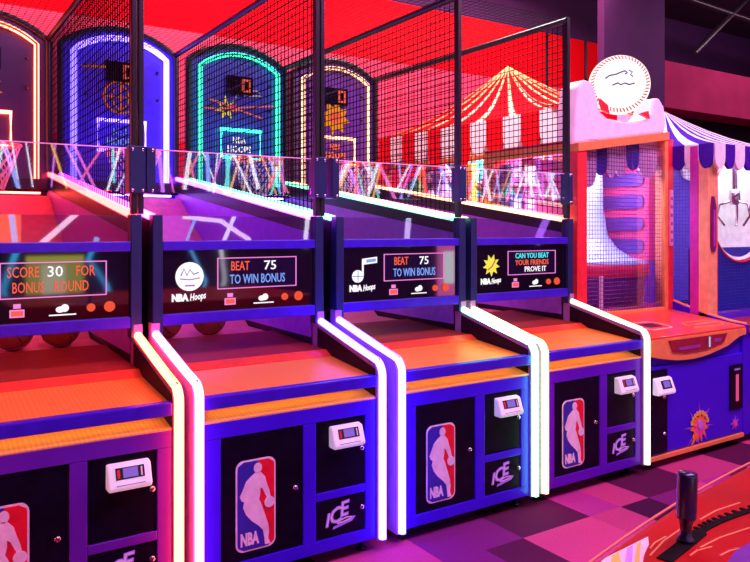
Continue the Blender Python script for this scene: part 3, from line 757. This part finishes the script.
for a, c in ((.25, .33), (.70, .80)):
    b = MB(); b.prism([(a, 2.50 if a < .5 else 2.43), (a+.03, 2.42), (c+.02, 2.40), (c, 2.46)], .575, .599, 'y', M_cred); b.build('red_clip', cr)

# ------------------------------------------------------------------ second crane with purple canopy
c2 = empty('crane_machine', (5.15, .03, 0)); tag(c2, 'crane machine with purple and white scalloped canopy and silver claw at the right edge', 'arcade machine')
b = MB(); b.box(-.045, 1.5, 0.0, 1.5, .06, .80, M_cblue); b.build('base_cabinet', c2, .004)
b = MB(); b.box(0.0, 1.5, -.02, .27, .80, .862, mat('counter_wine', (.40, .02, .04), .3, coat=.3)); b.build('control_counter', c2, .004)
b = MB()
lip = [(-.02, .862), (.10, .872), (.25, .90), (.40, .935), (.58, .985)]
b.prism(lip+[(.58, .90), (-.02, .80)], -.045, -.015, 'x', M_cblue)
b.tube([(-.03, y, z+.004) for y, z in lip], .012, M_corange, 8); b.build('counter_divider', c2)
b = MB(); 
for k in range(5): b.prism([(.30+.10*k, .03), (.37+.10*k, .03), (.39+.10*k, .06), (.37+.10*k, .09), (.30+.10*k, .09), (.32+.10*k, .06)], .8625, .8645, 'z', M_cpink)
b.build('arrow_strip', c2)
for a, c, y0, y1, m in ((-.045, .075, .27, .35, mat('crane_tan', (.95, .42, .20), .4)), (-.048, -.02, .35, .42, mat('strip_magenta', (.55, .02, .40), .4)), (.075, .10, .28, .34, M_cred)):
    b = MB(); b.box(a, c, y0, y1, .862, 2.19, m); b.build('front_post', c2, .004)
b = MB(); b.prism([(-.02, 1.42), (-.005, 1.38), (.03, 1.38), (.045, 1.42), (.045, 1.72), (.02, 1.80), (-.005, 1.80), (-.02, 1.72)], .258, .27, 'y', mat('plum_plate', (.20, .01, .16), .3)); b.box(.003, .023, .253, .258, 1.42, 1.70, mat('plum_mark', (.55, .05, .4), .4)); b.build('post_label', c2)
bb = net_mesh('s', frange(.42, .575, 6), frange(.96, 2.16, 44), .42, .575, .94, 2.19, .0018, 'x', mat('side_net', (.10, .06, .55), .5)); o = bb.build('side_net', c2); o.location = (-.03, 0, 0)
b = MB(); b.box(.10, 1.45, 1.30, 1.34, .862, 2.19, mat('case_back_blue', (.14, .10, .70), .45)); b.build('case_wall', c2)
bx2, bz2 = .78, 1.72
b = MB(); b.lathe([(0, .10), (.2, .08), (.36, .04), (.43, 0)], (bx2, .50, bz2), mat('bowl_white', (.85, .88, .85), .35), 40, 'y'); b.build('white_bowl', c2)
b = MB(); n = 40; b.tube([(bx2+.445*cos(2*PI*k/n), .49, bz2+.445*sin(2*PI*k/n)) for k in range(n)], .010, M_cred, 8, closed=True); b.build('bowl_rim', c2)
b = MB()   # blue net around the bowl
for k in range(60):
    x = .10+1.35*k/60
    zlo, zhi = .88, 2.17; dx = abs(x-bx2)
    if dx < .44:
        h = math.sqrt(.44**2-dx*dx); b.tube([(x, .49, zlo), (x, .49, bz2-h)], .0022, mat('blue_net', (.05, .06, .55), .5), 4, caps=False)
    else: b.tube([(x, .49, zlo), (x, .49, zhi)], .0022, mat('blue_net', (.05, .06, .55), .5), 4, caps=False)
for k in range(50):
    z = .88+1.28*k/50; dz = abs(z-bz2)
    h = math.sqrt(.44**2-dz*dz) if dz < .44 else 0
    if h: b.tube([(.10, .488, z), (bx2-h, .488, z)], .0022, mat('blue_net', (.05, .06, .55), .5), 4, caps=False)
    else: b.tube([(.10, .488, z), (1.45, .488, z)], .0022, mat('blue_net', (.05, .06, .55), .5), 4, caps=False)
b.build('bowl_net', c2)
b = MB(); b.box(.10, 1.45, .515, .53, .862, 1.40, mat('net_backing', (.05, .06, .48), .5)); b.build('net_backing', c2)
b = MB()
cxx, cyy, cz0 = .56, .42, 1.78
b.tube([(cxx, cyy, 2.17), (cxx, cyy, cz0)], .022, M_chrome, 12); b.lathe([(0, .10), (.04, .09), (.045, 0), (.03, -.03), (0, -.03)], (cxx, cyy, cz0), M_chrome, 16)
cl = b.build('claw_carriage', c2)
for k in range(3):
    a = 2*PI*k/3+.4; b = MB(); d = Vector((cos(a), sin(a), 0)); c0 = Vector((cxx, cyy, cz0))
    b.tube([c0+d*.03, c0+d*.12+Vector((0, 0, -.03)), c0+d*.14+Vector((0, 0, -.12)), c0+d*.08+Vector((0, 0, -.20))], .010, M_chrome, 8); b.build('claw_prong', cl)
b = MB(); b.box(.10, 1.45, .285, .289, .872, 2.17, M_acr); b.build('window_pane', c2)
mpur, mcw = mat('canopy_purple', (.06, .008, .36), .7, spec=.1), mat('canopy_white', (.98, .90, .90), .5)
r = canopy('canopy_roof', c2, (.42, .97, 2.575), [(-.035, .97), (-.035, .585), (-.035, .23), (1.15, .23), (1.15, 1.3)], [2, 3, 9, 4], 2.20, .19, .06, mpur, mcw, None, closed=False, over=.0)

# ------------------------------------------------------------------ red console with a lever, near the camera
co = empty('game_console', (2.0, -2.6, 0)); tag(co, 'glossy red curved game console in the right foreground corner', 'game console')
def edge_y(x):  # local outline of the far rim
    return .79-.085*(x-.6)**2
M_cons = mat('console_red', (.45, .003, .006), .45, spec=.12, var=.15, scale=6)
ol = [(-1.30+2.5*k/30, edge_y(-1.30+2.5*k/30)) for k in range(31)]
body = ol+[(1.2, -.5), (-1.30, -.5)]
b = MB(); b.prism(body, 0, .95, 'z', M_cons); b.build('body', co, .025, 4)
b = MB(); b.tube([(x, y+.002, .945) for x, y in ol], .0028, mat('console_trim', (.85, .25, .15), .4), 6); b.build('rim_trim', co)
def arcp(x, dy): return (x, edge_y(x)-dy, .951)
b = MB(); xs = [-.905+1.5*k/40 for k in range(41)]
def at(px, py, z):   # point at height z on the ray of a pixel
    u = (px-374.16)/724.03; k = (228.05-py)/724.03; w = (z-1.56)/k
    s_, c_ = sin(.5764), cos(.5764)
    return (.0162+w*(s_+u*c_)-2.0, -2.906+w*(c_-u*s_)+2.6)
raw = [at(px, py, .95) for px, py in ((664, 561), (686, 544), (704, 530), (722, 521), (750, 511), (785, 502), (830, 494))]
trk = []
for k in range(len(raw)-1):
    for t in range(8): 
        p0, p1, p2, p3 = raw[max(k-1, 0)], raw[k], raw[k+1], raw[min(k+2, len(raw)-1)]; q = t/8
        trk.append(tuple(.5*(2*p1[i]+(p2[i]-p0[i])*q+(2*p0[i]-5*p1[i]+4*p2[i]-p3[i])*q*q+(3*p1[i]-p0[i]-3*p2[i]+p3[i])*q**3) for i in (0, 1)))
trk.append(raw[-1])
def ribbon(pts, w, z0, z1, m, b):
    L, Rr = [], []
    for k, p in enumerate(pts):
        a, c = Vector(pts[max(k-1, 0)]), Vector(pts[min(k+1, len(pts)-1)]); d = (c-a).normalized(); nrm = Vector((-d.y, d.x))
        ww = w(k/(len(pts)-1)) if callable(w) else w
        L.append((p[0]+nrm.x*ww, p[1]+nrm.y*ww)); Rr.append((p[0]-nrm.x*ww, p[1]-nrm.y*ww))
    b.prism(L+Rr[::-1], z0, z1, 'z', m)
M_slot = mat('slot_black', (.006, .003, .005), .8, spec=.1)
b = MB(); ribbon(trk, lambda t: .014 if t < .3 else .0075, .9495, .9525, M_slot, b)
for k in range(9, len(trk)-1):
    a, c = Vector(trk[k]), Vector(trk[k+1]); d = (c-a).normalized(); nrm = Vector((-d.y, d.x)); mid = (a+c)/2
    if k % 2: 
        q = [mid+d*.006, mid-d*.006, mid-d*.004+nrm*.018, mid+d*.004+nrm*.018]; b.prism([tuple(v) for v in q], .9495, .9528, 'z', M_slot)
b.build('lever_track', co)
b = MB(); b.prism([at(*p, .95) for p in ((601, 563), (606, 558.5), (648, 537.5), (649, 545), (644, 556), (640, 580), (592, 580))], .9495, .9522, 'z', mat('flame_cream', (.95, .85, .75), .4)); fp = b.build('flame_panel', co)
for pts, nm, cc in ((((612, 557), (619, 553.5), (622, 570), (610, 570)), 'yellow', (.95, .75, .1)), (((627, 549.5), (633, 546.5), (632, 570), (624, 570)), 'lilac', (.7, .4, .9)), (((637, 546), (641, 543.5), (639, 570), (634, 570)), 'yellow', (.95, .75, .1))):
    b = MB(); b.prism([at(*p, .95) for p in pts], .9522, .9530, 'z', mat('flame_'+nm, cc, .4)); b.build('flame_stripe', fp)
for k, pts in enumerate((((650, 556), (664, 541), (680, 530)), ((700, 520), (716, 511), (740, 503)), ((650, 549), (655, 543), (666, 537)), ((700, 548), (720, 538), (750, 528)), ((720, 556), (730, 551), (740, 549)), ((690, 556), (697, 551), (712, 547)))):
    b = MB(); ribbon([at(*p, .95) for p in pts], .0016, .9495, .9515, mat('pinstripe', (.95, .35, .15), .4), b); b.build('pinstripe', co)
b = MB(); b.prism([at(*p, .95) for p in ((728, 562), (735, 552), (750, 543), (790, 530), (800, 600), (720, 600))], .9495, .9520, 'z', mat('console_violet', (.18, .02, .35), .4)); b.build('violet_inlay', co)
lx, ly = at(685.5, 542, .95)
b = MB(); b.lathe([(r_*1.06, h_*.86) for r_, h_ in [(0, 0), (.016, 0), (.014, .006), (.010, .012), (.0105, .03), (.013, .046), (.017, .05), (.0175, .056), (.017, .060), (.0178, .066), (.0178, .145), (.0165, .152), (0, .153)]], (0, 0, 0), mat('lever_grip', (.012, .010, .06), .3, coat=.4), 24)
lv = b.build('lever', co); lv.location = (lx, ly, .9532); lv.rotation_euler = (0, math.radians(3), 0)

# ------------------------------------------------------------------ setting
def room_box(name, x0, x1, y0, y1, z0, z1, m):
    b = MB(); b.box(x0, x1, y0, y1, z0, z1, m); return struct(b.build(name))
mc = bpy.data.materials.new('carpet_planks'); mc.use_nodes = True; nt = mc.node_tree; pb = nt.nodes['Principled BSDF']
tc = nt.nodes.new('ShaderNodeTexCoord'); mp = nt.nodes.new('ShaderNodeMapping'); mp.inputs['Rotation'].default_value = (0, 0, PI/2); mp.inputs['Location'].default_value = (.37, .12, 0)
br = nt.nodes.new('ShaderNodeTexBrick'); br.inputs['Color1'].default_value = (0, 0, 0, 1); br.inputs['Color2'].default_value = (1, 1, 1, 1); br.inputs['Mortar Size'].default_value = 0
br.inputs['Scale'].default_value = 1; br.inputs['Brick Width'].default_value = 1.0; br.inputs['Row Height'].default_value = .25; br.offset = .37; br.offset_frequency = 1; br.inputs['Bias'].default_value = 0
rp = nt.nodes.new('ShaderNodeValToRGB'); rp.color_ramp.interpolation = 'CONSTANT'
els = rp.color_ramp.elements; els[0].position = 0; els[0].color = (.10, .008, .06, 1); els[1].position = .28; els[1].color = (.50, .05, .19, 1)
for p, c in ((.45, (.20, .015, .16, 1)), (.60, (.60, .06, .22, 1)), (.78, (.06, .006, .05, 1)), (.90, (.42, .03, .25, 1))):
    e = els.new(p); e.color = c
nz = nt.nodes.new('ShaderNodeTexNoise'); nz.inputs['Scale'].default_value = 260; bpn = nt.nodes.new('ShaderNodeBump'); bpn.inputs['Strength'].default_value = .5; bpn.inputs['Distance'].default_value = .004
nz2 = nt.nodes.new('ShaderNodeTexNoise'); nz2.inputs['Scale'].default_value = 120
mx = nt.nodes.new('ShaderNodeMixRGB'); mx.blend_type = 'OVERLAY'; mx.inputs['Fac'].default_value = .35
nt.links.new(tc.outputs['Object'], mp.inputs[0]); nt.links.new(mp.outputs[0], br.inputs['Vector']); nt.links.new(br.outputs['Color'], rp.inputs[0])
nt.links.new(tc.outputs['Object'], nz.inputs['Vector']); nt.links.new(tc.outputs['Object'], nz2.inputs['Vector'])
nt.links.new(rp.outputs[0], mx.inputs[1]); nt.links.new(nz2.outputs['Fac'], mx.inputs[2]); nt.links.new(mx.outputs[0], pb.inputs['Base Color'])
nt.links.new(nz.outputs['Fac'], bpn.inputs['Height']); nt.links.new(bpn.outputs['Normal'], pb.inputs['Normal']); pb.inputs['Roughness'].default_value = .95; pb.inputs['Specular IOR Level'].default_value = .1
room_box('floor', -3.2, 16.2, -4.7, 5.8, -.1, 0, mc)
M_wpurple = mat('wall_purple', (.05, .008, .09), .8, scale=3); M_wred = mat('wall_red', (.88, .003, .012), .8, var=.04, scale=2, spec=.05); M_wpink = mat('wall_rose', (.85, .06, .15), .6, scale=3)
M_ceil = mat('ceiling_dark', (.03, .006, .05), .8, scale=2)
b = MB(); b.box(-3.2, 16.2, 5.7, 5.8, 0, 5.6, M_wpurple); struct(b.build('wall_back'))
b = MB(); b.box(-3.1, 10.42, 5.62, 5.699, 3.93, 4.80, M_wred); b.box(-3.1, 10.42, 5.62, 5.699, 2.6, 3.925, M_wpink); b.box(-3.1, 10.42, 5.62, 5.699, .0, 2.595, M_wred)  # rose band paints the pink light on the lower red wall
for x in (8.95, 9.9): b.box(x, x+.05, 5.60, 5.62, .0, 4.80, M_dark)
o = struct(b.build('wall_red'))
room_box('wall_left', -3.3, -3.2, -4.7, 5.8, 0, 5.6, M_wpurple); room_box('wall_right', 16.2, 16.3, -4.7, 5.8, 0, 5.6, M_wpurple)
room_box('wall_front', -3.2, 16.2, -4.8, -4.7, 0, 5.6, M_wpurple); room_box('ceiling', -3.2, 16.2, -4.7, 5.8, 5.6, 5.7, M_ceil)
room_box('wall_column', 8.56, 9.98, 4.1, 4.22, 0, 5.6, mat('column_purple', (.07, .012, .11), .8, scale=3))
room_box('wall_soffit', 9.985, 16.1, 4.1, 5.5, 3.45, 4.18, mat('soffit_rose', (.42, .035, .13), .8, scale=3, spec=.1))
b = MB(); b.box(9.985, 16.1, 4.6, 4.7, 0, 3.45, mat('recess_black', (.01, .006, .012), .8)); struct(b.build('wall_recess'))
n = 0
for (p, q, r_) in (((5.2, 5.3, 5.4), (9.2, 2.5, 5.4), .06), ((7.0, 5.5, 5.2), (7.0, 1.0, 5.2), .05), ((8.2, 5.5, 5.35), (8.2, 1.0, 5.35), .10), ((10.6, 4.0, 4.35), (12.2, 4.0, 5.55), .05), ((10.0, 4.0, 5.2), (16, 4.0, 5.0), .05)):
    n += 1; b = MB(); b.tube([p, q], r_, M_black, 8); struct(b.build('trim_%d' % n))

# unseen glowing tubes and panels, added opposite to be reflected in displays and shields
rs = random.Random(11)
pal = [(4.5, 4.4, 5), (4.4, .8, 3), (1.4, 2, 5), (.8, 4, 3.4), (4.4, 2.2, .6), (3.4, 1, 5), (4.4, .7, .7), (4, 4.2, 5)]
for g_ in range(10):          # clusters of tubes along the opposite wall
    x0 = -.6+g_*1.05
    for j in range(12):
        c = pal[(g_*3+j*5) % 8]; xa = x0+rs.random()*1.0; za = 1.95+rs.random()*.15; dx = rs.uniform(-.35, .35)
        n += 1; b = MB(); b.tube([(xa, -4.62, za), (xa+dx, -4.62, 2.55+rs.random()*.1)], rs.choice((.009, .014, .024)), glow('aisle_%d' % ((g_*3+j*5) % 8), c), 6); struct(b.build('trim_%d' % n))
for pts, c, r_ in (([(.45, .45), (.55, .9), (.42, 1.2), (.55, 1.6)], (.2, 1.6, 3.4), .03), ([(1.0, .4), (.92, .9), (1.05, 1.3), (1.0, 1.75)], (.2, 1.8, 3.4), .035), ([(2.1, .45), (2.0, .9), (1.8, 1.2), (1.9, 1.45)], (.2, 1.6, 3.4), .03),
                   ([(.2, 1.4), (.25, 1.75)], (3.2, 3, 3.4), .04), ([(1.3, 1.38), (1.7, 1.75), (2.3, 1.75)], (3.2, 2.6, 3.4), .035), ([(2.9, 1.7), (3.4, 1.65), (3.8, 1.4)], (3.2, 2.6, 3.4), .03), ([(3.05, .4), (3.2, .9), (2.95, 1.4), (3.1, 1.75)], (.5, 1.6, 3.4), .02),
                   ([(3.3, .5), (3.45, .9), (3.4, 1.3), (3.6, 1.75)], (3, 3, 3.4), .025), ([(4.6, 1.3), (4.65, 1.75)], (3, 3, 3.4), .03), ([(6.3, 1.3), (6.35, 1.8)], (2.4, 2, 3.4), .04), ([(7.6, 1.35), (7.6, 1.8)], (3, .5, 3), .05), ([(9.0, 1.3), (9.3, 1.8)], (1.5, .5, 3.4), .06)):
    n += 1; b = MB(); b.tube([(x, -4.62, z) for x, z in pts], r_, glow('aisle_c%d' % n, c), 6); struct(b.build('trim_%d' % n))
for k, (x0, x1, z0, z1, c) in enumerate(((1.15, 1.75, .55, 1.25, (1.6, 1.5, .25)), (1.3, 1.55, .8, 1.15, (2.6, 2.4, 1.6)), (6.9, 7.3, .5, 1.4, (2.4, .4, 1.4)), (7.0, 7.2, .7, 1.2, (2.6, 2.6, 3)), (.7, 1.1, 1.38, 1.8, (2.2, .5, .1)), (2.5, 3.0, 1.38, 1.8, (1.2, .2, 1.6)))):
    n += 1; b = MB(); b.box(x0, x1, -4.66+.01*(k % 2), -4.62+.01*(k % 2), z0, z1, glow('aisle_screen%d' % k, c)); struct(b.build('trim_%d' % n))  # glowing panels added only for their reflections

# ------------------------------------------------------------------ lights
def area(name, loc, size, col, e, rot=(0, 0, 0), sy=None):
    l = bpy.data.lights.new(name, 'AREA'); l.energy = e; l.color = col; l.shape = 'RECTANGLE'; l.size = size; l.size_y = sy or size
    o = bpy.data.objects.new(name, l); COL.objects.link(o); o.location = loc; o.rotation_euler = rot; return o
R = math.radians
area('ceiling_lamp_aisle', (2.2, -2.6, 5.2), 4.5, (1, .36, 1), 235, (R(22), 0, 0), 1.5)  # area light added overhead, out of view, to light the machine fronts
area('ceiling_lamp_right', (6.0, -2.0, 5.2), 3.0, (1, .5, .8), 190, (R(20), 0, 0), 1.5)  # unseen fill added above the aisle for the crane side
area('wall_washer_red', (4.0, 3.9, 5.3), 9, (1, .4, .45), 360, (R(50), 0, 0), .5)  # fill added above the frame to light the red wall
area('wall_washer_rose', (12.5, 2.6, 5.2), 4, (1, .5, .7), 60, (R(35), 0, 0), .5)
area('booth_lamp', (6.0, 2.9, 2.58), .9, (1, .85, .8), 200, (0, 0, 0), 1.8)
area('tent_lamp', (4.6, 2.3, 4.9), 2.0, (1, .8, .85), 210, (R(8), R(-25), 0), 1.2)  # unseen light added to brighten the tent roof and its white valance
area('crane_lamp', (4.5, .95, 2.10), .6, (1, .75, .95), 24, (0, 0, 0), .4)
area('crane_lamp_two', (5.9, .50, 2.15), .8, (1, .9, 1), 18, (0, 0, 0), .3)
w = bpy.data.worlds.new('World'); SC.world = w; w.use_nodes = True
w.node_tree.nodes['Background'].inputs[0].default_value = (.4, .03, .6, 1); w.node_tree.nodes['Background'].inputs[1].default_value = .06

# ------------------------------------------------------------------ camera
cam = bpy.data.cameras.new('Camera'); co_ = bpy.data.objects.new('Camera', cam); COL.objects.link(co_)
co_.location = (.0162, -2.906, 1.56); co_.rotation_euler = (PI/2, 0, -.5764)
cam.sensor_width = 36; cam.lens = 724.03/750*36; cam.shift_y = -(281-228.05)/750; cam.shift_x = .84/750; cam.clip_start = .05
SC.camera = co_
SC.view_settings.view_transform = 'Standard'; SC.view_settings.look = 'None'; SC.view_settings.gamma = 1; SC.view_settings.exposure = 0
SC.view_settings.use_curve_mapping = False
SC.cycles.use_denoising = True
SC.cycles.max_bounces = 6
SC.cycles.transparent_max_bounces = 24
SC.cycles.sample_clamp_indirect = 6
